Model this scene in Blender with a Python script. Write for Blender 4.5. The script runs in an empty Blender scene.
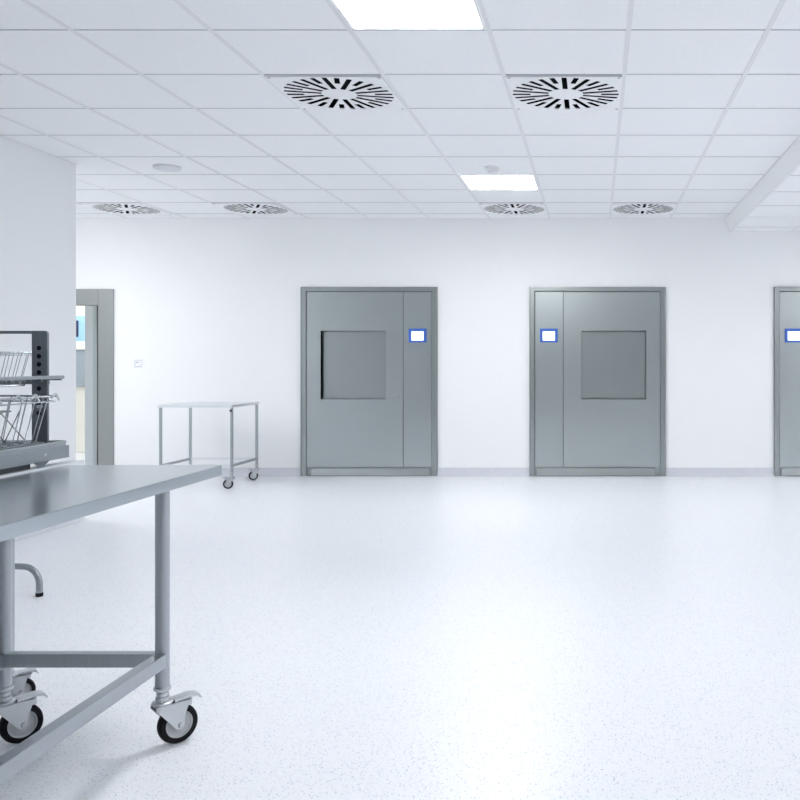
import bpy, bmesh, math, random
from mathutils import Vector, Matrix, Quaternion

random.seed(7)
S = bpy.context.scene
COL = S.collection
PI = math.pi

# ------------------------------------------------------------------ materials
def nmat(name, color, rough=0.5, metal=0.0, spec=0.5, emit=None, estr=0.0):
    m = bpy.data.materials.new(name)
    m.use_nodes = True
    b = m.node_tree.nodes['Principled BSDF']
    b.inputs['Base Color'].default_value = (*color, 1)
    b.inputs['Roughness'].default_value = rough
    b.inputs['Metallic'].default_value = metal
    b.inputs['Specular IOR Level'].default_value = spec
    if emit:
        b.inputs['Emission Color'].default_value = (*emit, 1)
        b.inputs['Emission Strength'].default_value = estr
    return m

def mixcol(nt, fac, a, b):
    n = nt.nodes.new('ShaderNodeMix'); n.data_type = 'RGBA'
    nt.links.new(fac, n.inputs[0])
    if isinstance(a, tuple): n.inputs[6].default_value = (*a, 1)
    else: nt.links.new(a, n.inputs[6])
    if isinstance(b, tuple): n.inputs[7].default_value = (*b, 1)
    else: nt.links.new(b, n.inputs[7])
    return n.outputs[2]

def ramp(nt, fac, p0, p1, v0=0.0, v1=1.0):
    n = nt.nodes.new('ShaderNodeMapRange')
    n.inputs['From Min'].default_value = p0; n.inputs['From Max'].default_value = p1
    n.inputs['To Min'].default_value = v0; n.inputs['To Max'].default_value = v1
    nt.links.new(fac, n.inputs['Value'])
    return n.outputs['Result']

def coords(nt, scale):
    tc = nt.nodes.new('ShaderNodeTexCoord')
    mp = nt.nodes.new('ShaderNodeMapping')
    mp.inputs['Scale'].default_value = scale
    nt.links.new(tc.outputs['Object'], mp.inputs['Vector'])
    return mp.outputs['Vector']

def brushed(name, color, rough=0.33, scale=(140, 140, 2.0), amp=0.05):
    m = nmat(name, color, rough, 1.0)
    nt = m.node_tree; b = nt.nodes['Principled BSDF']
    v = coords(nt, scale)
    n = nt.nodes.new('ShaderNodeTexNoise'); n.inputs['Scale'].default_value = 1.0; n.inputs['Detail'].default_value = 4
    nt.links.new(v, n.inputs['Vector'])
    lo = tuple(c * (1 - amp) for c in color); hi = tuple(min(1, c * (1 + amp)) for c in color)
    f = ramp(nt, n.outputs['Fac'], 0.3, 0.7)
    nt.links.new(mixcol(nt, f, lo, hi), b.inputs['Base Color'])
    nt.links.new(ramp(nt, n.outputs['Fac'], 0.3, 0.7, rough - min(0.05, amp*0.5), rough + min(0.06, amp*0.5)), b.inputs['Roughness'])
    return m

def vinyl(name, base, rough):
    m = nmat(name, base, rough, 0.0, 0.5)
    nt = m.node_tree; b = nt.nodes['Principled BSDF']
    out = base
    for sc, thr, keep, colr in ((95, 0.24, 0.62, (0.47, 0.51, 0.60)), (55, 0.13, 0.72, (0.40, 0.43, 0.52)), (150, 0.30, 0.5, (0.62, 0.66, 0.73))):
        v = coords(nt, (sc, sc, sc))
        vo = nt.nodes.new('ShaderNodeTexVoronoi'); vo.inputs['Scale'].default_value = 1.0
        nt.links.new(v, vo.inputs['Vector'])
        d = nt.nodes.new('ShaderNodeMath'); d.operation = 'LESS_THAN'; d.inputs[1].default_value = thr
        nt.links.new(vo.outputs['Distance'], d.inputs[0])
        sp = nt.nodes.new('ShaderNodeSeparateColor'); nt.links.new(vo.outputs['Color'], sp.inputs[0])
        g = nt.nodes.new('ShaderNodeMath'); g.operation = 'GREATER_THAN'; g.inputs[1].default_value = keep
        nt.links.new(sp.outputs[0], g.inputs[0])
        mu = nt.nodes.new('ShaderNodeMath'); mu.operation = 'MULTIPLY'
        nt.links.new(d.outputs[0], mu.inputs[0]); nt.links.new(g.outputs[0], mu.inputs[1])
        out = mixcol(nt, mu.outputs[0], out, colr)
    nt.links.new(out, b.inputs['Base Color'])
    return m

def tile_mat():
    m = nmat('ceiling tile', (0.87, 0.876, 0.885), 0.85, 0, 0.2)
    nt = m.node_tree; b = nt.nodes['Principled BSDF']
    n = nt.nodes.new('ShaderNodeTexNoise'); n.inputs['Scale'].default_value = 1; n.inputs['Detail'].default_value = 3
    nt.links.new(coords(nt, (90, 90, 90)), n.inputs['Vector'])
    nt.links.new(mixcol(nt, ramp(nt, n.outputs['Fac'], 0.3, 0.7), (0.85, 0.856, 0.866), (0.885, 0.891, 0.90)), b.inputs['Base Color'])
    return m

M = dict(
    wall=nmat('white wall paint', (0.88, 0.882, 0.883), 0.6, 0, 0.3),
    reflectwall=nmat('wall greyed for reflections', (0.30, 0.315, 0.318), 0.6, 0, 0.3),  # unseen front wall, darkened to shape what the steel doors reflect
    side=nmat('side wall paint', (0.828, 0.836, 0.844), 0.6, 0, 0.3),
    cream=nmat('cream paint', (0.86, 0.85, 0.80), 0.6, 0, 0.3),
    floor=vinyl('speckled vinyl', (0.835, 0.844, 0.870), 0.33),
    cove=vinyl('vinyl cove', (0.66, 0.67, 0.71), 0.38),
    tile=tile_mat(),
    tbar=nmat('ceiling grid bar', (0.76, 0.765, 0.78), 0.5, 0, 0.3),
    tline=nmat('ceiling grid shadow gap', (0.53, 0.55, 0.58), 0.6, 0, 0.3),
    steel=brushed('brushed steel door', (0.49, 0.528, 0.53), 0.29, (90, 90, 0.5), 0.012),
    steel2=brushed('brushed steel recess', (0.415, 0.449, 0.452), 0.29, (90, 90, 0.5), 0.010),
    sframe=brushed('steel door frame', (0.40, 0.43, 0.43), 0.30, (50, 50, 50), 0.012),
    kick=brushed('steel kick plate', (0.57, 0.60, 0.60), 0.28, (0.6, 60, 60), 0.008),
    jamb=brushed('door frame steel', (0.35, 0.365, 0.365), 0.45, (50, 50, 50), 0.012),
    top=brushed('table top steel', (0.44, 0.48, 0.515), 0.22, (170, 3, 170), 0.008),
    tube=brushed('table tube steel', (0.39, 0.415, 0.445), 0.30, (60, 60, 4), 0.02),
    tablelight=brushed('steel paled by reflected light', (0.78, 0.80, 0.82), 0.40, (3, 120, 120)),  # far table's reflected light is put into this steel's base colour
    lighttube=brushed('grey tube steel', (0.42, 0.455, 0.47), 0.36),
    zinc=nmat('zinc plated steel', (0.56, 0.58, 0.60), 0.30, 1.0),
    chrome=nmat('chrome wire', (0.36, 0.39, 0.415), 0.22, 1.0),
    rack=brushed('rack steel', (0.19, 0.215, 0.235), 0.42),
    rackb=brushed('rack base steel', (0.33, 0.36, 0.385), 0.36, (3, 120, 120)),
    black=nmat('black rubber', (0.006, 0.006, 0.009), 0.6, 0, 0.2),
    hub=nmat('grey wheel plastic', (0.50, 0.515, 0.525), 0.45),
    dark=nmat('dark duct', (0.006, 0.008, 0.012), 0.9, 0, 0.1),
    white=nmat('white enamel', (0.86, 0.865, 0.875), 0.45),
    plast=nmat('white plastic', (0.78, 0.79, 0.81), 0.4),
    gap=nmat('dark joint', (0.03, 0.035, 0.04), 0.7),
    bezel=nmat('blue bezel', (0.06, 0.16, 0.58), 0.35),
    screen=nmat('lit display', (0.8, 0.9, 1.0), 0.3, 0, 0.5, (0.86, 0.95, 1.0), 1.6),
    icon=nmat('display icon', (0.3, 0.6, 0.9), 0.3, 0, 0.5, (0.45, 0.75, 1.0), 0.9),
    lamp=nmat('lamp diffuser', (0.95, 0.95, 0.95), 0.5, 0, 0.3, (0.976, 0.992, 1.0), 25.0),
    disc=nmat('pale grey plastic', (0.70, 0.715, 0.735), 0.5),
    leaf=nmat('door leaf laminate', (0.56, 0.61, 0.66), 0.45),
    leafedge=nmat('door leaf edge', (0.38, 0.45, 0.48), 0.4),
    bluepanel=nmat('pale blue panel', (0.35, 0.58, 0.90), 0.4),
    greydoor=nmat('grey glass door', (0.33, 0.39, 0.45), 0.3),
    navy=nmat('dark display', (0.02, 0.035, 0.10), 0.3),
)

# ------------------------------------------------------------------ mesh builder
class G:
    def __init__(s): s.bm = bmesh.new(); s.mi = 0; s.bev = False
    def _merge(s, t):
        for f in t.faces: f.material_index = s.mi
        me = bpy.data.meshes.new('tmp'); t.to_mesh(me); t.free(); s.bm.from_mesh(me); bpy.data.meshes.remove(me)
    def box(s, x0, y0, z0, x1, y1, z1, bev=0.0, seg=2, mat=None):
        t = bmesh.new()
        bmesh.ops.create_cube(t, size=1)
        bmesh.ops.transform(t, verts=t.verts, matrix=Matrix.Translation(((x0+x1)/2, (y0+y1)/2, (z0+z1)/2)) @ Matrix.Diagonal((abs(x1-x0), abs(y1-y0), abs(z1-z0), 1)))
        if bev: s.bev = True
        if bev: bmesh.ops.bevel(t, geom=list(t.edges), offset=bev, segments=seg, affect='EDGES', profile=0.5)
        if mat is not None: bmesh.ops.transform(t, verts=t.verts, matrix=mat)
        s._merge(t); return s
    def lathe(s, prof, origin=(0, 0, 0), axis=(0, 0, 1), seg=32):
        """prof: (r, h) along axis"""
        t = bmesh.new()
        q = Vector((0, 0, 1)).rotation_difference(Vector(axis).normalized())
        rings = []
        for r, h in prof:
            if r < 1e-6: rings.append([t.verts.new(q @ Vector((0, 0, h)) + Vector(origin))])
            else: rings.append([t.verts.new(q @ Vector((r*math.cos(2*PI*k/seg), r*math.sin(2*PI*k/seg), h)) + Vector(origin)) for k in range(seg)])
        for a, b in zip(rings, rings[1:]):
            for k in range(seg):
                n = (k+1) % seg
                if len(a) == 1 and len(b) > 1: t.faces.new((a[0], b[k], b[n]))
                elif len(b) == 1 and len(a) > 1: t.faces.new((a[k], b[0], a[n]))
                elif len(a) > 1: t.faces.new((a[k], b[k], b[n], a[n]))
        bmesh.ops.recalc_face_normals(t, faces=t.faces)
        s._merge(t); return s
    def cyl(s, p0, p1, r, seg=20, r1=None):
        p0 = Vector(p0); p1 = Vector(p1); d = p1-p0
        return s.lathe([(0, 0), (r, 0), (r if r1 is None else r1, d.length), (0, d.length)], p0, d, seg)
    def tube(s, pts, r, seg=8, closed=False):
        t = bmesh.new(); pts = [Vector(p) for p in pts]; n = len(pts)
        rings = []; up = None
        for i, p in enumerate(pts):
            a = pts[(i-1) % n] if (closed or i > 0) else p
            b = pts[(i+1) % n] if (closed or i < n-1) else p
            d = (b-a).normalized()
            if up is None:
                up = Vector((0, 0, 1)) if abs(d.z) < 0.9 else Vector((1, 0, 0))
            u = (up - d*up.dot(d)).normalized(); w = d.cross(u); up = u
            rings.append([t.verts.new(p + r*(math.cos(2*PI*k/seg)*u + math.sin(2*PI*k/seg)*w)) for k in range(seg)])
        pairs = list(zip(rings, rings[1:])) + ([(rings[-1], rings[0])] if closed else [])
        for a, b in pairs:
            for k in range(seg): t.faces.new((a[k], a[(k+1) % seg], b[(k+1) % seg], b[k]))
        if not closed:
            t.faces.new(rings[0][::-1]); t.faces.new(rings[-1])
        bmesh.ops.recalc_face_normals(t, faces=t.faces)
        s._merge(t); return s
    def prism(s, poly, h0, h1, mat=None):
        """polygon in local XZ, extruded along Y from h0 to h1"""
        t = bmesh.new()
        a = [t.verts.new((x, h0, z)) for x, z in poly]; b = [t.verts.new((x, h1, z)) for x, z in poly]
        n = len(poly)
        t.faces.new(a); t.faces.new(b[::-1])
        for k in range(n): t.faces.new((a[k], b[k], b[(k+1) % n], a[(k+1) % n]))
        bmesh.ops.recalc_face_normals(t, faces=t.faces)
        if mat is not None: bmesh.ops.transform(t, verts=t.verts, matrix=mat)
        s._merge(t); return s
    def xf(s, mat): bmesh.ops.transform(s.bm, verts=s.bm.verts, matrix=mat); return s
    def build(s, name, mats, parent=None, loc=None, smooth=35):
        me = bpy.data.meshes.new(name); s.bm.to_mesh(me); s.bm.free()
        for m in (mats if isinstance(mats, (list, tuple)) else [mats]): me.materials.append(M[m])
        for p in me.polygons: p.use_smooth = True
        me.set_sharp_from_angle(angle=math.radians(smooth))
        o = bpy.data.objects.new(name, me); COL.objects.link(o)
        if parent: o.parent = parent
        if loc: o.location = loc
        if s.bev: wn = o.modifiers.new('weighted normals', 'WEIGHTED_NORMAL'); wn.keep_sharp = True
        return o

def thing(name, label, cat, loc=(0, 0, 0), rz=0, group=None):
    o = bpy.data.objects.new(name, None); COL.objects.link(o)
    o.empty_display_size = 0.05
    o.location = loc; o.rotation_euler = (0, 0, rz)
    return tag(o, label, cat, group)
def tag(o, label, cat, group=None):
    o['label'] = label; o['category'] = cat
    if group: o['group'] = group
    return o
def struct(o): o['kind'] = 'structure'; return o
def copy_tree(o, parent=None):
    c = o.copy(); COL.objects.link(c)
    if parent: c.parent = parent
    for ch in list(o.children): copy_tree(ch, c)
    return c

# ------------------------------------------------------------------ constants
H = 1.185; CZ = 2.675; FZ = 2.539; BY = 9.366; F = 902.0
def px(x, Y): return (x-596)*Y/F
def pz(y, Y): return H+(362-y)*Y/F
LX = -3.92; LY = 6.80; STEP = 1.352; RX = 5.2; NY = -3.6; AX = -6.9
GX = [0.146+0.625*k for k in range(-12, 3)]
GY = [9.045-0.625*k for k in range(0, 21)]

# ------------------------------------------------------------------ room shell
g = G(); g.box(-9.5, NY-0.1, -0.1, RX+0.1, 13.0, 0.0); struct(g.build('floor', 'floor'))

ST = [px(301, BY), px(529.3, BY), px(773.8, BY)]; SW = 1.418; SH = 1.966
DL, DR, DH = -6.335, -5.003, 1.943          # outer edges of the door frame
g = G(); cuts = [(DL, DR, DH)] + [(x, x+SW, SH) for x in ST]
x = AX
for a, b, h in cuts:
    g.box(x, BY, 0, a, BY+0.14, CZ+0.1)
    g.box(a, BY, h, b, BY+0.14, CZ+0.1)
    x = b
g.box(x, BY, 0, RX+0.1, BY+0.14, CZ+0.1)
struct(g.build('wall_back', 'wall'))
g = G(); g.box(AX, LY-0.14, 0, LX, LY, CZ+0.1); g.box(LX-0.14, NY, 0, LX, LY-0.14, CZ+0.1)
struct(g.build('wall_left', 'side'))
g = G(); g.box(AX-0.14, LY-0.14, 0, AX, BY+0.14, CZ+0.1); struct(g.build('wall_alcove', 'wall'))
g = G(); g.box(RX, NY, 0, RX+0.14, BY, CZ+0.1); struct(g.build('wall_right', 'wall'))
g = G(); g.box(LX-0.14, NY-0.14, 0, RX+0.14, NY, CZ+0.1); struct(g.build('wall_front', 'reflectwall'))

def cove(name, runs, h=0.088, out=0.012, rad=0.03):
    """runs: list of (p0, p1, normal)"""
    g = G()
    for p0, p1, n in runs:
        p0 = Vector((*p0, 0)); p1 = Vector((*p1, 0)); n = Vector((*n, 0))
        d = (p1-p0).normalized(); L = (p1-p0).length
        prof = [(0.0, 0.0)]
        prof += [(out+rad, 0.001)]
        for k in range(1, 6):
            a = k/6*PI/2
            prof.append((out+rad*(1-math.sin(a)), 0.001+rad*(1-math.cos(a))))
        prof += [(out, rad), (out, h-0.004), (out-0.004, h), (0, h)]
        m = Matrix(((n.x, d.x, 0, p0.x), (n.y, d.y, 0, p0.y), (0, 0, 1, 0), (0, 0, 0, 1)))
        g.prism(prof, 0, L, m)
    return struct(g.build(name, 'cove'))
segs = []; x = AX
for a, b, h in cuts: segs.append((x, a)); x = b
segs.append((x, RX))
cove('baseboard_back', [((a, BY), (b, BY), (0, -1)) for a, b in segs])
cove('baseboard_left', [((LX, NY), (LX, LY), (1, 0)), ((AX, LY), (LX, LY), (0, 1))], 0.15, 0.018, 0.085)

# ceiling: tiles + grid in one mesh, cells left open for lamps and air outlets
lights = [(-0.7915, 7.482), (-0.7915, 3.732), (-0.7915, -0.018), (3.583, 7.482), (3.583, 3.732), (3.583, -0.018), (-5.1665, 7.4825)]  # first two in view, third continues their row; rest added unseen for light
diffs = [(-1.4165, 4.982), (-0.1665, 4.982), (-4.5415, 8.7325), (-3.2915, 8.7325), (-0.7915, 8.7325), (0.4585, 8.7325)]
holes = lights+diffs
def is_hole(cx, cy): return any(abs(cx-a) < 0.1 and abs(cy-b) < 0.1 for a, b in holes)
g = G()
def region(x0, x1, y0, y1, z, left=True, right=True, back=True):
    xs = sorted({x0, x1, *[v for v in GX2 if x0 < v < x1]}); ys = sorted({y0, y1, *[v for v in GY if y0 < v < y1]})
    for a, b in zip(xs, xs[1:]):
        for c, d in zip(ys, ys[1:]):
            if is_hole((a+b)/2, (c+d)/2): continue
            g.mi = 0; g.box(a, c, z, b, d, z+0.02)
    g.mi = 1
    for v in xs[1:-1]: g.box(v-0.0115, y0, z-0.003, v+0.0115, y1, z+0.004)
    g.mi = 2
    for v in ys[1:-1]: g.box(x0, v-0.005, z-0.0022, x1, v+0.005, z+0.002)
    g.mi = 1
    if left: g.box(x0, y0, z-0.002, x0+0.018, y1, z+0.002)
    if right: g.box(x1-0.018, y0, z-0.002, x1, y1, z+0.002)
    if back: g.box(x0, y1-0.018, z-0.002, x1, y1, z+0.002)
GX2 = GX
region(AX, STEP, LY, BY, CZ); region(LX, STEP, NY, LY, CZ, back=False)
GX2 = [2.0205+0.625*k for k in range(-1, 8)]
region(STEP+0.03, RX, NY, BY, FZ, left=False)
g.mi = 3; g.prism([(STEP-0.008, CZ+0.08), (STEP-0.008, CZ), (STEP+0.026, FZ-0.003), (STEP+0.046, FZ-0.003), (STEP+0.046, CZ+0.08)], NY, BY)
g.mi = 0; g.box(AX-0.14, NY-0.14, CZ+0.09, RX+0.14, BY+0.14, CZ+0.12)
struct(g.build('ceiling', ['tile', 'tbar', 'tline', 'wall']))
g = G(); g.box(STEP+0.024, NY, FZ-0.006, STEP+0.052, BY, FZ-0.003)
struct(g.build('trim_1', 'tbar'))

# ------------------------------------------------------------------ ceiling lamps
def lamp(i, cx, cy, z, label):
    t = thing('ceiling_light', label, 'ceiling light', (cx, cy, z), group='square ceiling lamps')
    g = G()
    for sx in (-1, 1):
        g.box(sx*0.3012, -0.3012, -0.005, sx*0.286, 0.3012, 0.02)
        g.box(-0.286, sx*0.3012, -0.005, 0.286, sx*0.286, 0.02)
    g.build('frame', 'white', t)
    g = G(); g.box(-0.286, -0.286, 0.0, 0.286, 0.286, 0.03); g.build('diffuser_panel', 'lamp', t)
LL = ['small bright square ceiling lamp near the back wall, beside the smoke detector',
      'large glaring square ceiling lamp at the top edge of the picture',
      'bright square ceiling lamp overhead, in line with the other two', 'unseen square lamp added in the lower ceiling near the back wall',
      'unseen square lamp added in the middle of the lower ceiling', 'unseen square lamp added overhead in the lower ceiling', 'unseen square lamp added in front of the open doorway, behind the side wall']
for i, (a, b) in enumerate(lights): lamp(i, a, b, FZ if a > STEP else CZ, LL[i])

# ------------------------------------------------------------------ slotted ceiling diffusers
def slotted_plate():
    g = G(); g.box(-0.303, -0.303, -0.012, 0.303, 0.303, -0.0112)
    plate = g.build('face_plate', 'white')
    c = G()
    for k in range(28):
        a = PI/2 + 2*PI*k/28
        r0, r1 = (0.096, 0.292) if k % 2 == 0 else (0.195, 0.292)
        c.box(r0, -0.0138, -0.05, r1, 0.0138, 0.05, mat=Matrix.Rotation(a, 4, 'Z'))
    cut = c.build('cut', 'white')
    md = plate.modifiers.new('b', 'BOOLEAN'); md.operation = 'DIFFERENCE'; md.solver = 'EXACT'; md.object = cut
    bpy.context.view_layer.update()
    dg = bpy.context.evaluated_depsgraph_get()
    me = bpy.data.meshes.new_from_object(plate.evaluated_get(dg))
    plate.modifiers.clear(); old = plate.data; plate.data = me; bpy.data.meshes.remove(old)
    cm = cut.data; bpy.data.objects.remove(cut); bpy.data.meshes.remove(cm)
    for p in me.polygons: p.use_smooth = False
    return plate
DLAB = ['white square air diffuser with black radial slots, left of the two nearest',
        'white square air diffuser with black radial slots, right of the two nearest',
        'far air diffuser near the doorway, leftmost of the back row', 'far air diffuser in the back row, second from the left',
        'far air diffuser just behind the small ceiling lamp', 'far air diffuser in the back row, rightmost, above the middle sterilizer']
d0 = thing('ceiling_diffuser', DLAB[0], 'air diffuser', (*diffs[0], CZ), group='slotted air diffusers')
slotted_plate().parent = d0
g = G()
for s in (-1, 1):
    g.box(s*0.303, -0.303, -0.0125, s*0.3015, 0.303, 0.0); g.box(-0.303, s*0.303, -0.0125, 0.303, s*0.3015, 0.0)
g.build('rim', 'white', d0)
g = G()
for s in (-1, 1):
    g.box(s*0.3125, -0.3125, -0.002, s*0.300, 0.3125, 0.06); g.box(-0.3125, s*0.3125, -0.002, 0.3125, s*0.300, 0.06)
g.box(-0.3125, -0.3125, 0.06, 0.3125, 0.3125, 0.065); g.build('plenum_box', 'dark', d0)
for sx in (-1, 1):
    for sy in (-1, 1):
        G().lathe([(0, -0.0155), (0.007, -0.015), (0.009, -0.012), (0.009, -0.0115)], (sx*0.287, sy*0.287, 0), seg=12).build('screw', 'zinc', d0)
for i in range(1, 6):
    c = copy_tree(d0); c.location = (*diffs[i], CZ); c['label'] = DLAB[i]

# smoke detector, round valve
t = thing('smoke_detector', 'white domed smoke detector on the ceiling beside the small lamp', 'smoke detector', (px(492.5, 6.90), 6.90, CZ))
G().lathe([(0, 0), (0.06, 0), (0.062, -0.012), (0.056, -0.016), (0, -0.016)]).build('base', 'plast', t)
G().lathe([(0.056, -0.016), (0.050, -0.034), (0.030, -0.036), (0.030, -0.040), (0.034, -0.041), (0.034, -0.050), (0.022, -0.058), (0, -0.060)]).build('sensor_head', 'plast', t)
t = thing('ceiling_speaker', 'flat round white disc on the ceiling left of the small lamp', 'ceiling disc', (px(167, 6.88), 6.88, CZ))
G().lathe([(0, 0), (0.098, 0), (0.100, -0.012), (0.092, -0.022), (0.08, -0.023), (0, -0.023)]).build('rim', 'disc', t)
G().lathe([(0, -0.029), (0.066, -0.028), (0.074, -0.022)]).build('cover', 'disc', t)

# ------------------------------------------------------------------ sterilizers
PXW = SW/136.6
def sterilizer(x, label, flip):
    """x axis runs from the screen-side edge; built screen-right, mirrored when flip"""
    t = thing('sterilizer', label, 'sterilizer', (x, BY, 0), group='built-in steel sterilizers')
    W = SW; sx = (lambda a: W-a) if flip else (lambda a: a)
    def bx(g, x0, y0, z0, x1, y1, z1, bev=0.0):
        a, b = sx(x0), sx(x1); g.box(min(a, b), y0, z0, max(a, b), y1, z1, bev)
    p = PXW
    L, R = 5.6*p, W-5.4*p        # inner edges of the frame
    zt, zb = SH-0.05, 0.098
    # frame: four bars, a thin raised outer lip and the body box behind
    g = G()
    bx(g, 0.002, -0.02, 0.002, L, 0.10, SH-0.002, 0.004); bx(g, R, -0.02, 0.002, W-0.002, 0.10, SH-0.002, 0.004)
    bx(g, L-0.002, -0.02, zt, R+0.002, 0.10, SH-0.002, 0.004); bx(g, L-0.002, -0.012, 0.002, R+0.002, 0.10, 0.018, 0.003)
    bx(g, 0.002, -0.028, 0.002, 0.016, 0.0, SH-0.002, 0.003); bx(g, W-0.016, -0.028, 0.002, W-0.002, 0.0, SH-0.002, 0.003)
    bx(g, 0.002, -0.028, SH-0.014, W-0.002, 0.0, SH-0.002, 0.003)
    g.build('frame', 'sframe', t)
    g = G(); bx(g, 0.01, 0.09, 0.005, W-0.01, 0.35, SH-0.005); g.build('housing', 'gap', t)
    # door with recessed panel
    dx0, dx1 = L+0.004, 102.15*p; wx0, wx1 = 20.0*p, 84.3*p; wz1, wz0 = pz(331.0, BY), pz(399.0, BY)
    g = G()
    f0, f1 = -0.010, 0.085
    for q in ((dx0, zb, wx0, zt-0.006), (wx1, zb, dx1, zt-0.006), (wx0, zb, wx1, wz0), (wx0, wz1, wx1, zt-0.006)):
        bx(g, q[0], f0, q[1], q[2], f1, q[3])
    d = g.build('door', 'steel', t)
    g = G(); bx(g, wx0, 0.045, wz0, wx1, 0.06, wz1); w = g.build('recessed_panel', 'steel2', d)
    g = G()
    e = 0.006
    for q in ((wx0-e, wz0-e, wx0, wz1+e), (wx1, wz0-e, wx1+e, wz1+e), (wx0, wz0-e, wx1, wz0), (wx0, wz1, wx1, wz1+e)):
        bx(g, q[0], -0.0125, q[1], q[2], 0.045, q[3])
    g.build('recess_edge', 'sframe', d)
    kx = sx(98.2*p)
    g = G(); g.lathe([(0, 0.006), (0.011, 0.005), (0.014, 0.0)], (kx, -0.010, pz(397.5, BY)), (0, -1, 0), 16); g.build('lock', 'zinc', d)
    # narrow service panel with the screen
    cx0, cx1 = 102.85*p, R-0.004
    g = G(); bx(g, cx0, -0.010, zb, cx1, 0.085, zt-0.006, 0.002); sp = g.build('service_panel', 'steel', t)
    x0, x1 = 108.0*p, 125.9*p; z1, z0 = pz(328.6, BY), pz(342.5, BY)
    g = G(); b = 0.031
    for q in ((x0, z0, x0+b, z1), (x1-b, z0, x1, z1), (x0+b, z0, x1-b, z0+b*0.7), (x0+b, z1-b, x1-b, z1)):
        bx(g, q[0], -0.024, q[1], q[2], -0.010, q[3], 0.0015)
    g.build('screen_bezel', 'bezel', sp)
    g = G(); bx(g, x0+b-0.001, -0.019, z0+b*0.7-0.001, x1-b+0.001, -0.012, z1-b+0.001); g.build('display', 'screen', sp)
    ix = min(sx(x0), sx(x1)); zz = (z0+z1)/2
    for (u, v, w_, h_) in ((0.045, 0.016, 0.012, 0.012), (0.045, -0.018, 0.016, 0.016), (0.098, 0.006, 0.012, 0.016), (0.122, 0.008, 0.014, 0.013)):
        g = G(); g.box(ix+u, -0.0205, zz+v-0.005, ix+u+w_, -0.0185, zz+v-0.005+h_); g.build('display_icon', 'icon', sp)
    # kick plate, leaning out at its foot, with the dark slot above it
    kx0, kx1 = 11.2*p, W-7.5*p
    g = G(); prof = [(-0.014, 0.086), (-0.022, 0.080), (-0.030, 0.014), (0.02, 0.014), (0.02, 0.086)]
    a, b2 = min(sx(kx0), sx(kx1)), max(sx(kx0), sx(kx1))
    g.prism(prof, a, b2, Matrix(((0, 1, 0, 0), (1, 0, 0, 0), (0, 0, 1, 0), (0, 0, 0, 1))))
    g.build('kick_plate', 'kick', t)
    g = G(); bx(g, dx1-0.01, 0.0, zb, cx0+0.01, 0.02, zt-0.006); g.build('joint_strip', 'rack', t)
    g = G(); bx(g, L, 0.02, 0.018, R, 0.09, 0.098); g.build('plinth', 'sframe', t)
    return t
sterilizer(ST[0], 'steel sterilizer with its screen on the right, beside the small far table', False)
sterilizer(ST[1], 'steel sterilizer with its screen on the left, middle one of three', True)
sterilizer(ST[2], 'steel sterilizer cut off by the right edge of the picture', True)

# ------------------------------------------------------------------ doorway, door leaf, room beyond
g = G()
fi = 0.158
g.box(DL, BY-0.018, 0, DL+fi, BY+0.16, DH, 0.003); g.box(DR-fi, BY-0.018, 0, DR, BY+0.16, DH, 0.003)
g.box(DL+fi, BY-0.018, DH-0.166, DR-fi, BY+0.16, DH, 0.003)
df = struct(g.build('door_1', 'jamb'))
ang = math.radians(180-48); hx, hy = DR-fi-0.012, BY+0.165
Lf = Matrix.Translation((hx, hy, 0)) @ Matrix.Rotation(ang, 4, 'Z')
g = G(); g.box(0.0, -0.04, 0.01, 0.92, 0.0, 1.83, 0.002); g.xf(Lf); lf = g.build('door_leaf', 'leaf', df)
g = G(); g.box(0.365, 0.0, 0.01, 0.533, 0.008, 1.83, 0.002); g.xf(Lf); g.build('edge_strip', 'leafedge', lf)
g = G(); g.box(0.25, 0.0, 0.01, 0.36, 0.005, 1.83); g.xf(Lf); g.build('shade_strip', 'gap', lf)  # dark strip standing in for the shadow gap beside the frame
g = G(); g.box(-9.3, 12.6, 0, -3.9, 12.74, CZ); struct(g.build('wall_beyond', 'cream'))
g = G(); g.box(-9.44, BY+0.14, 0, -9.3, 12.74, CZ); g.box(-4.0, BY+0.14, 0, -3.86, 12.74, CZ); g.box(-9.3, BY, 0, AX-0.14, BY+0.14, CZ)
struct(g.build('wall_beyond_side', 'cream'))
g = G(); g.box(-9.44, BY+0.14, CZ, -3.86, 12.74, CZ+0.05); struct(g.build('ceiling_beyond', 'tile'))
t = thing('ceiling_light', 'ceiling lamp of the room beyond the open doorway', 'ceiling light', (-6.4, 11.0, CZ), group='square ceiling lamps')
g = G(); g.box(-0.30, -0.30, -0.02, 0.30, 0.30, -0.001); g.build('diffuser_panel', 'lamp', t)
WY = 11.8
t = thing('washer_disinfector', 'cream machine with pale blue panel and dark display through the doorway', 'machine', (px(76, WY), WY, 0))
g = G(); g.box(-0.9, 0.0, 0.0, 0.45, 0.75, 2.05, 0.01); g.build('housing', 'cream', t)
g = G(); g.box(-0.5, -0.02, pz(341, WY), 0.40, 0.0, pz(316, WY), 0.004); cp = g.build('control_panel', 'bluepanel', t)
g = G(); g.box(-0.35, -0.032, pz(337, WY), 0.045, -0.018, pz(320.5, WY), 0.004); g.build('display', 'navy', cp)
g = G(); g.box(-0.7, -0.03, pz(386.5, WY), 0.42, 0.0, pz(350, WY), 0.006); dd = g.build('door', 'greydoor', t)
g = G(); g.box(-0.72, -0.05, pz(349.8, WY), 0.44, 0.0, pz(341.5, WY), 0.01); g.build('worktop_ledge', 'cream', t)

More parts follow.
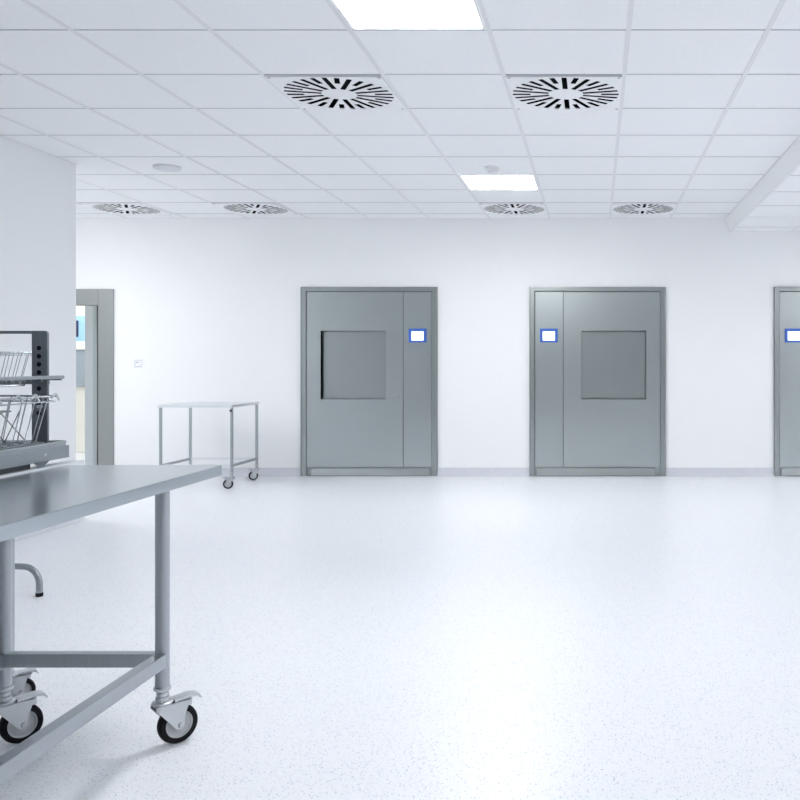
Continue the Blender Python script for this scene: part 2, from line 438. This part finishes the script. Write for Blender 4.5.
t = thing('light_switch', 'small white square light switch on the wall beside the doorway', 'light switch', (px(138.5, BY), BY, pz(363.5, BY)))
g = G(); g.box(-0.041, -0.009, -0.041, 0.041, 0, 0.041, 0.003); g.build('plate', 'disc', t)
g = G(); g.box(-0.026, -0.013, -0.026, 0.026, -0.006, 0.026, 0.002); rk = g.build('rocker', 'white', t)
g = G(); g.box(-0.016, -0.0145, 0.008, 0.004, -0.012, 0.014); g.build('marking', 'gap', rk)

# ------------------------------------------------------------------ casters
def caster(parent, loc, r, heading, trail, ztop, stem_r, brake=True):
    """fork is the part; tyre, wheel, axle, pedal, stem are sub-parts. local +x = trail direction"""
    mt = Matrix.Rotation(heading, 4, 'Z'); w = r*0.26
    ft = 2*r+0.012                                   # fork top height
    g = G()
    for s in (-1, 1):
        y = s*(w+0.006)
        k = r/0.06
        poly = [(trail-0.012*k, r-0.011*k), (trail+0.003*k, r-0.014*k), (trail+0.013*k, r-0.004*k), (trail+0.013*k, r+0.018*k), (trail+0.016*k, r+0.034*k), (trail+0.026*k, ft-0.012*k), (trail+0.034*k, ft-0.002), (trail+0.032*k, ft), (-0.026*k, ft), (-0.026*k, ft-0.012*k)]
        g.prism(poly, y-0.0015, y+0.0015)
    g.box(-0.026, -w-0.0075, ft-0.003, trail+0.034, w+0.0075, ft+0.001, 0.001)
    g.lathe([(0, ft), (0.027, ft), (0.031, ft+0.004), (0.031, ft+0.009), (0.024, ft+0.013), (0, ft+0.013)], seg=28)
    g.xf(mt); f = g.build('caster', 'zinc', parent, loc)
    o = (trail, 0, r)
    g = G(); g.lathe([(r*0.70, -w), (r*0.90, -w), (r*0.975, -w*0.72), (r, -w*0.3), (r, w*0.3), (r*0.975, w*0.72), (r*0.90, w), (r*0.70, w), (r*0.68, 0), (r*0.70, -w)], o, (0, 1, 0), 48)
    g.xf(mt); g.build('tyre', 'black', f)
    g = G(); g.lathe([(0, -w*0.5), (r*0.30, -w*0.5), (r*0.34, -w*0.42), (r*0.62, -w*0.42), (r*0.65, -w*0.80), (r*0.705, -w*0.85), (r*0.705, w*0.85), (r*0.65, w*0.80), (r*0.62, w*0.42), (r*0.34, w*0.42), (r*0.30, w*0.5), (0, w*0.5)], o, (0, 1, 0), 48)
    g.xf(mt); g.build('wheel_disc', 'hub', f)
    g = G()
    for s in (-1, 1):
        g.lathe([(0.0075, 0), (0.0085, 0.003), (0.0075, 0.006), (0.004, 0.007), (0, 0.007)], (trail, s*(w+0.0075), r), (0, s, 0), 12)
    g.cyl((trail, -w-0.007, r), (trail, w+0.007, r), 0.004, 10)
    g.xf(mt); g.build('axle_bolt', 'zinc', f)
    g = G()
    q = stem_r/0.0177; zz = max(ztop, ft+0.052)
    g.lathe([(0, ft+0.013), (0.020*q, ft+0.013), (0.020*q, ft+0.024), (0.0135*q, ft+0.025), (0.0135*q, ft+0.030), (0.018*q, ft+0.031), (0.018*q, ft+0.038), (0.0135*q, ft+0.039), (0.0135*q, zz-0.012), (0.0245*q, zz-0.011), (0.0255*q, zz-0.007), (0.0245*q, zz-0.001), (stem_r*0.98, zz), (0, zz)], seg=28)
    g.xf(mt); g.build('stem', 'zinc', f)
    if brake:
        k = r/0.0625
        g = G()
        pts = [(trail-0.016, ft+0.001), (trail+0.036*k, ft+0.005), (trail+0.060*k, ft+0.002), (trail+0.070*k, ft-0.008*k), (trail+0.071*k, ft-0.003), (trail+0.062*k, ft+0.010), (trail+0.038*k, ft+0.013), (trail-0.016, ft+0.009)]
        g.prism(pts, -0.020*k, 0.020*k)
        g.box(trail+0.026*k, -w*0.8, ft-0.022*k, trail+0.042*k, w*0.8, ft+0.002, 0.002)
        g.xf(mt); g.build('brake_pedal', 'zinc', f)
    return f

# ------------------------------------------------------------------ near work table
TZ = 0.825
TX0, TX1, TY0, TY1 = -1.848, -1.308, 1.10, 3.155
bx0, by0 = (TX0+TX1)/2, (TY0+TY1)/2
t = thing('work_table', 'large stainless steel table on casters in the left foreground', 'table', (bx0, by0, 0))
def loc(x, y, z): return (x-bx0, y-by0, z)
g = G()
g.box(TX0-bx0, TY0-by0, TZ-0.036, TX1-bx0, TY1-by0, TZ, 0.0025, 2)
g.build('tabletop', 'top', t)
lr = 0.0208; lx = (-1.822, -1.335); ly = (1.50, 2.777)
for xx in lx:
    for yy in ly:
        g = G(); g.cyl(loc(xx, yy, 0.186), loc(xx, yy, TZ-0.036), lr, 32); g.build('leg', 'tube', t)
        caster(t, loc(xx, yy, 0), 0.060, math.radians(48), 0.046, 0.188, lr*0.85)
for xx in lx:
    g = G(); s = 1 if xx > bx0 else -1
    g.box(xx-bx0-0.0185, ly[0]-by0+0.015, 0.249, xx-bx0+0.0185, ly[1]-by0-0.012, 0.291, 0.003); g.build('side_rail', 'tube', t)
for yy in ly:
    g = G(); g.box(lx[0]-bx0+0.016, yy-by0-0.018, 0.249, lx[1]-bx0-0.016, yy-by0+0.018, 0.291, 0.003); g.build('cross_rail', 'lighttube', t)

# ------------------------------------------------------------------ small far table
A0, A1, B0, B1 = -4.090, -3.392, 8.41, 9.09
cx, cy = (A0+A1)/2, (B0+B1)/2
t = thing('side_table', 'small light steel table on casters standing against the back wall', 'table', (cx, cy, 0))
ZT = 0.785; hx_, hy_ = (A1-A0)/2, (B1-B0)/2
g = G(); g.box(-hx_, -hy_, ZT-0.026, hx_, hy_, ZT, 0.003); g.build('tabletop', 'tablelight', t)
lx2, ly2 = hx_-0.016, hy_-0.03; r2 = 0.0115
for sx in (-1, 1):
    for sy in (-1, 1):
        g = G(); g.box(sx*lx2-r2, sy*ly2-r2, 0.112, sx*lx2+r2, sy*ly2+r2, ZT-0.026, 0.003); g.build('leg', 'lighttube', t)
        caster(t, (sx*lx2, sy*ly2, 0), 0.045, math.radians({(1, -1): 195, (1, 1): 205, (-1, -1): 160, (-1, 1): 170}[(sx, sy)]), 0.032, 0.118, 0.012)
for sx in (-1, 1):
    g = G(); g.box(sx*lx2-0.0125, -ly2, 0.203, sx*lx2+0.0125, ly2, 0.226, 0.002); g.build('side_rail', 'lighttube', t)
    g = G(); g.box(-lx2, sx*ly2-0.010, 0.205, lx2, sx*ly2+0.010, 0.224, 0.002); g.build('cross_rail', 'tablelight', t)
g = G(); g.lathe([(0, 0), (0.012, 0), (0.012, 0.003), (0.008, 0.005), (0, 0.005)], (lx2-0.004, -ly2-r2, ZT-0.055), (0, -1, 0), 16); g.build('screw_cap', 'gap', t)

# ------------------------------------------------------------------ transport trolley with washing rack and wire baskets
RZ = 0.832
kx0, kx1, ky0, ky1 = -2.50, -1.853, 2.05, 3.268
ox, oy = (kx0+kx1)/2, (ky0+ky1)/2
t = thing('transport_trolley', 'steel trolley carrying the washing rack, close behind the foreground table', 'trolley', (ox, oy, 0))
for a, b in ((kx0, kx0+0.045), (kx1-0.045, kx1)):
    g = G(); g.box(a-ox, ky0-oy, RZ-0.032, b-ox, ky1-oy, RZ, 0.003); g.build('top_rail', 'tablelight', t)
for yy in (ky0+0.05, 2.62, 3.06):
    g = G(); g.box(kx0+0.03-ox, yy-0.02-oy, RZ-0.07, kx1-0.03-ox, yy+0.02-oy, RZ-0.030, 0.002); g.build('cross_rail', 'tube', t)
for xx in (-2.36, -2.021):
    for yy in (2.15, 3.10):
        g = G(); g.cyl((xx-ox, yy-oy, 0.135), (xx-ox, yy-oy, RZ-0.05), 0.0195, 24); g.build('leg', 'tube', t)
        caster(t, (xx-ox, yy-oy, 0), 0.046, math.radians(40), 0.036, 0.14, 0.016)

# rack
wx0, wx1, wy0, wy1 = -2.47, -1.856, 2.15, 3.178
ox, oy = (wx0+wx1)/2, (wy0+wy1)/2
t = thing('washing_rack', 'grey steel washing rack with pierced uprights on the trolley at left', 'rack', (ox, oy, RZ))
def P(x, y, z): return (x-ox, y-oy, z-RZ)
def B(g, x0, y0, z0, x1, y1, z1, bev=0.0): g.box(x0-ox, y0-oy, z0-RZ, x1-ox, y1-oy, z1-RZ, bev); return g
g = G()
B(g, wx1-0.006, wy0, 0.85, wx1, wy1, 0.893, 0.001); B(g, wx0, wy0, 0.85, wx0+0.006, wy1, 0.893, 0.001)
B(g, wx0, wy1-0.006, 0.85, wx1, wy1, 0.893, 0.001); B(g, wx0, wy0, 0.85, wx1, wy0+0.006, 0.893, 0.001)
B(g, wx0, wy0, 0.85, wx1, wy1, 0.854)
g.build('base_channel', 'rackb', t)
g = G()
loop = []
def rrect(x0, y0, x1, y1, r, z, n=5):
    out = []
    for (qx, qy, a0) in ((x1-r, y1-r, 0), (x0+r, y1-r, 90), (x0+r, y0+r, 180), (x1-r, y0+r, 270)):
        for k in range(n+1):
            a = math.radians(a0+90*k/n); out.append((qx+r*math.cos(a), qy+r*math.sin(a), z))
    return out
for z, i in ((0.905, 0.004), (0.896, 0.006)):
    g.tube([P(*p) for p in rrect(wx0+i, wy0+i, wx1-i, wy1-0.010, 0.012, z)], 0.0055, 8, True)
g.build('tray_rim', 'rackb', t)
g = G()
for k in range(38):
    y = wy0+0.03+k*0.0255
    g.tube([P(wx0+0.02, y, 0.892), P(wx1-0.02, y, 0.892)], 0.002, 6)
for k in range(22):
    x = wx0+0.03+k*0.0262
    g.tube([P(x, wy0+0.02, 0.896), P(x, wy1-0.02, 0.896)], 0.0024, 6)
for k in range(22):
    for j in range(12):
        x = wx0+0.03+k*0.0262; y = wy1-0.05-j*0.05
        g.cyl(P(x, y, 0.896), P(x, y, 0.906), 0.003, 6)
g.build('tray_mesh', 'rack', t)
for s in (wx0+0.012, wx1-0.034):
    g = G(); B(g, s, wy0+0.02, RZ, s+0.022, wy1-0.20, 0.851); g.build('runner', 'gap', t)
g = G()
a0 = P(wx1-0.02, 2.99, 0.852)
g.prism([(0.040, 0.018), (-0.040, 0.018), (-0.012, 0.002), (0.012, 0.002)], -0.003, 0.003, Matrix.Translation(P(wx1+0.002, 3.015, 0.8335)) @ Matrix.Rotation(-PI/2, 4, 'Z'))
g.build('retaining_clip', 'rack', t)
g = G(); g.lathe([(0, 0.004), (0.004, 0.004), (0.006, 0)], P(wx1-0.001, 3.04, 0.872), (1, 0, 0), 12); g.build('rivet', 'zinc', t)
# arches
def upright(x0, x1, yy):
    g = G(); y0 = yy; y1 = yy+0.010
    xc = (x0+x1)/2-0.002; zs = [pz(y, 3.15) for y in (348.1, 356.3, 364.4, 372.4, 380.5, 388.6, 396.8, 405, 413.2)]
    poly = [(x0, 0.90), (x1, 0.90), (x1, 1.284), (x1-0.003, 1.291), (x1-0.009, 1.294), (x0, 1.294)]
    g.prism([(a-ox, z-RZ) for a, z in poly], y0-oy, y1-oy)
    u = g.build('upright', 'rack', t)
    for z in zs:
        g = G(); g.lathe([(0, -0.0008), (0.0076, -0.0008), (0.0080, 0.0), (0.0080, 0.004)], P(xc, y0-0.0004, z), (0, 1, 0), 20); g.build('hole', 'dark', u)
for yy in (3.146, 2.19):
    upright(-1.968, -1.9135, yy); upright(-2.42, -2.366, yy)
    g = G(); B(g, -2.366, yy-0.004, 1.2835, -1.968, yy+0.012, 1.294, 0.002); g.build('top_bar', 'rack', t)
# upper shelf
for x in (-1.853, -2.46):
    g = G(); B(g, x-0.0075, 2.25, 1.1265, x+0.0075, 3.135, 1.1385, 0.004); g.build('shelf_rail', 'rackb', t)
g = G()
B(g, -2.46, 3.122, 1.108, -1.90, 3.138, 1.1165)
for k in range(26): B(g, -2.45+k*0.0215, 3.123, 1.116, -2.45+k*0.0215+0.012, 3.137, 1.1275)
B(g, -1.912, 3.126, 1.1215, -1.855, 3.132, 1.1270)
B(g, -2.468, 2.30, 1.116, -1.846, 2.314, 1.130)
g.build('shelf_crossbar', 'rack', t)
# lower shelf carriers: pins under the basket rim
g = G()
for x in (-1.935, -2.40): g.cyl(P(x, 3.155, 1.03), P(x, 3.128, 1.03), 0.006, 10)
g.build('support_pin', 'zinc', t)

def basket(label, x0, x1, y0, y1, z0, z1, ins, nw, ny, hooks, r=0.0021):
    ox, oy = (x0+x1)/2, (y0+y1)/2
    t = thing('wire_basket', label, 'wire basket', (ox, oy, z0), group='wire baskets in the washing rack')
    hx, hy, h = (x1-x0)/2, (y1-y0)/2, z1-z0
    g = G()
    g.tube(rrect(-hx, -hy, hx, hy, 0.03, h), 0.0033, 8, True)
    if hooks: g.tube(rrect(-hx+0.002, -hy+0.002, hx-0.002, hy-0.002, 0.03, h-0.018), 0.0026, 8, True)
    else: g.tube(rrect(-hx+0.002, -hy+0.002, hx-0.002, hy-0.002, 0.03, h-0.008), 0.0016, 8, True)
    g.build('rim', 'chrome', t)
    g = G(); bx, by = hx-ins, hy-ins
    g.tube(rrect(-bx, -by, bx, by, 0.02, 0.003), 0.003, 8, True)
    for k in range(1, nw):
        x = -1+2*k/nw
        g.tube([(x*hx, -hy, h), (x*bx, -by, 0.003), (x*bx, by, 0.003), (x*hx, hy, h)], r, 6)
    for k in range(1, ny):
        y = -1+2*k/ny
        g.tube([(-hx, y*hy, h), (-bx, y*by, 0.004), (bx, y*by, 0.004), (hx, y*hy, h)], r, 6)
    m = h*0.52
    g.build('wire_sides', 'chrome', t)
    if hooks:
        # sloping divider frame inside the basket
        g = G(); g.tube(rrect(-bx+0.02, -by+0.08, bx-0.075, by-0.05, 0.03, h*0.70), 0.0026, 8, True)
        for k in range(-3, 4):
            y = -0.03+k*0.075
            for q in (-1, 1): g.tube([(q*(bx-0.075)+0.0, y, h*0.70), (q*0.02-0.01, y+0.02, 0.006)], 0.0019, 6)
        for k in range(-2, 3):
            x = k*0.075-0.03; g.tube([(x, by-0.05, h*0.70), (x+0.075, by-0.02, 0.006)], 0.0019, 6)
            g.tube([(x+0.07, by-0.05, h*0.70), (x, by-0.02, 0.006)], 0.0019, 6)
        g.build('divider_frame', 'chrome', t)
        for k, y in enumerate((hy-0.020, hy-0.130, hy-0.218, hy-0.32)):
            for s in (1, -1):
                g = G(); g.tube([(s*(hx-0.001), y-0.026, h-0.006), (s*(hx+0.002), y-0.014, h+0.009), (s*(hx+0.002), y-0.008, h+0.009), (s*(hx-0.001), y+0.016, h-0.014)], 0.0034, 8)
                g.build('hook', 'zinc', t)
    else:
        # carrying handle folded over the far rim
        g = G(); g.tube([(-0.12, hy-0.03, h), (-0.10, hy-0.05, h+0.018), (0.08, hy-0.05, h+0.018), (0.12, hy-0.03, h)], 0.003, 8); g.build('handle', 'chrome', t)
    return t
basket('tall wire basket with hooked rim standing in the lower tray of the rack', -2.41, -1.853, 2.45, 3.118, 0.9065, 1.068, 0.030, 10, 10, True, 0.0024)
basket('shallow wire basket sitting on the upper shelf of the rack', -2.36, -1.928, 2.40, 3.108, 1.103, 1.217, 0.020, 14, 18, False, 0.0015)

# ------------------------------------------------------------------ tubular stand with bent feet
t = thing('tubular_stand', 'chrome tubular stand with a bent black-capped foot behind the foreground table', 'stand', (-3.24, 4.62, 0))
def leg(a, L):
    d = Vector((math.cos(a), math.sin(a), 0)); R = 0.085; pts = [Vector((0, 0, 0.148)), d*(L-R)*0.5+Vector((0, 0, 0.148))]
    for k in range(9):
        th = k/8*PI/2; pts.append(d*(L-R+R*math.sin(th))+Vector((0, 0, 0.148-R+R*math.cos(th))))
    pts.append(d*L+Vector((0, 0, 0.014)))
    g = G(); g.tube(pts, 0.0155, 16); o = g.build('leg', 'rackb', t)
    g = G(); g.lathe([(0, 0), (0.015, 0), (0.0175, 0.003), (0.0175, 0.018), (0.0157, 0.020)], d*L, seg=20); g.build('foot_cap', 'black', o)
for k in range(3): leg(math.radians(-8+120*k), 0.43)
g = G(); g.cyl((0, 0, 0.125), (0, 0, 0.54), 0.022, 24); g.cyl((0, 0, 0.12), (0, 0, 0.175), 0.032, 24); g.build('column', 'lighttube', t)
g = G(); g.lathe([(0, 0.54), (0.15, 0.54), (0.165, 0.55), (0.165, 0.575), (0.155, 0.585), (0, 0.588)], seg=40); g.build('round_top', 'lighttube', t)

# ------------------------------------------------------------------ camera, world, view
cd = bpy.data.cameras.new('camera'); cam = bpy.data.objects.new('camera', cd); COL.objects.link(cam)
cam.location = (0, 0, H); cam.rotation_euler = (PI/2, 0, 0)
cd.sensor_fit = 'HORIZONTAL'; cd.sensor_width = 36; cd.lens = F/800*36
cd.shift_x = -(596-400)/800; cd.shift_y = -(400-362)/800
cd.clip_start = 0.05
S.camera = cam
w = bpy.data.worlds.new('world'); S.world = w; w.use_nodes = True
w.node_tree.nodes['Background'].inputs[0].default_value = (0.8, 0.88, 1, 1)
w.node_tree.nodes['Background'].inputs[1].default_value = 0.3
S.view_settings.view_transform = 'Standard'; S.view_settings.look = 'None'
S.view_settings.gamma = 1; S.view_settings.use_curve_mapping = False
S.view_settings.exposure = 0.32
S.cycles.max_bounces = 16; S.cycles.diffuse_bounces = 12; S.cycles.glossy_bounces = 6
S.cycles.use_denoising = True
S.cycles.sample_clamp_indirect = 8
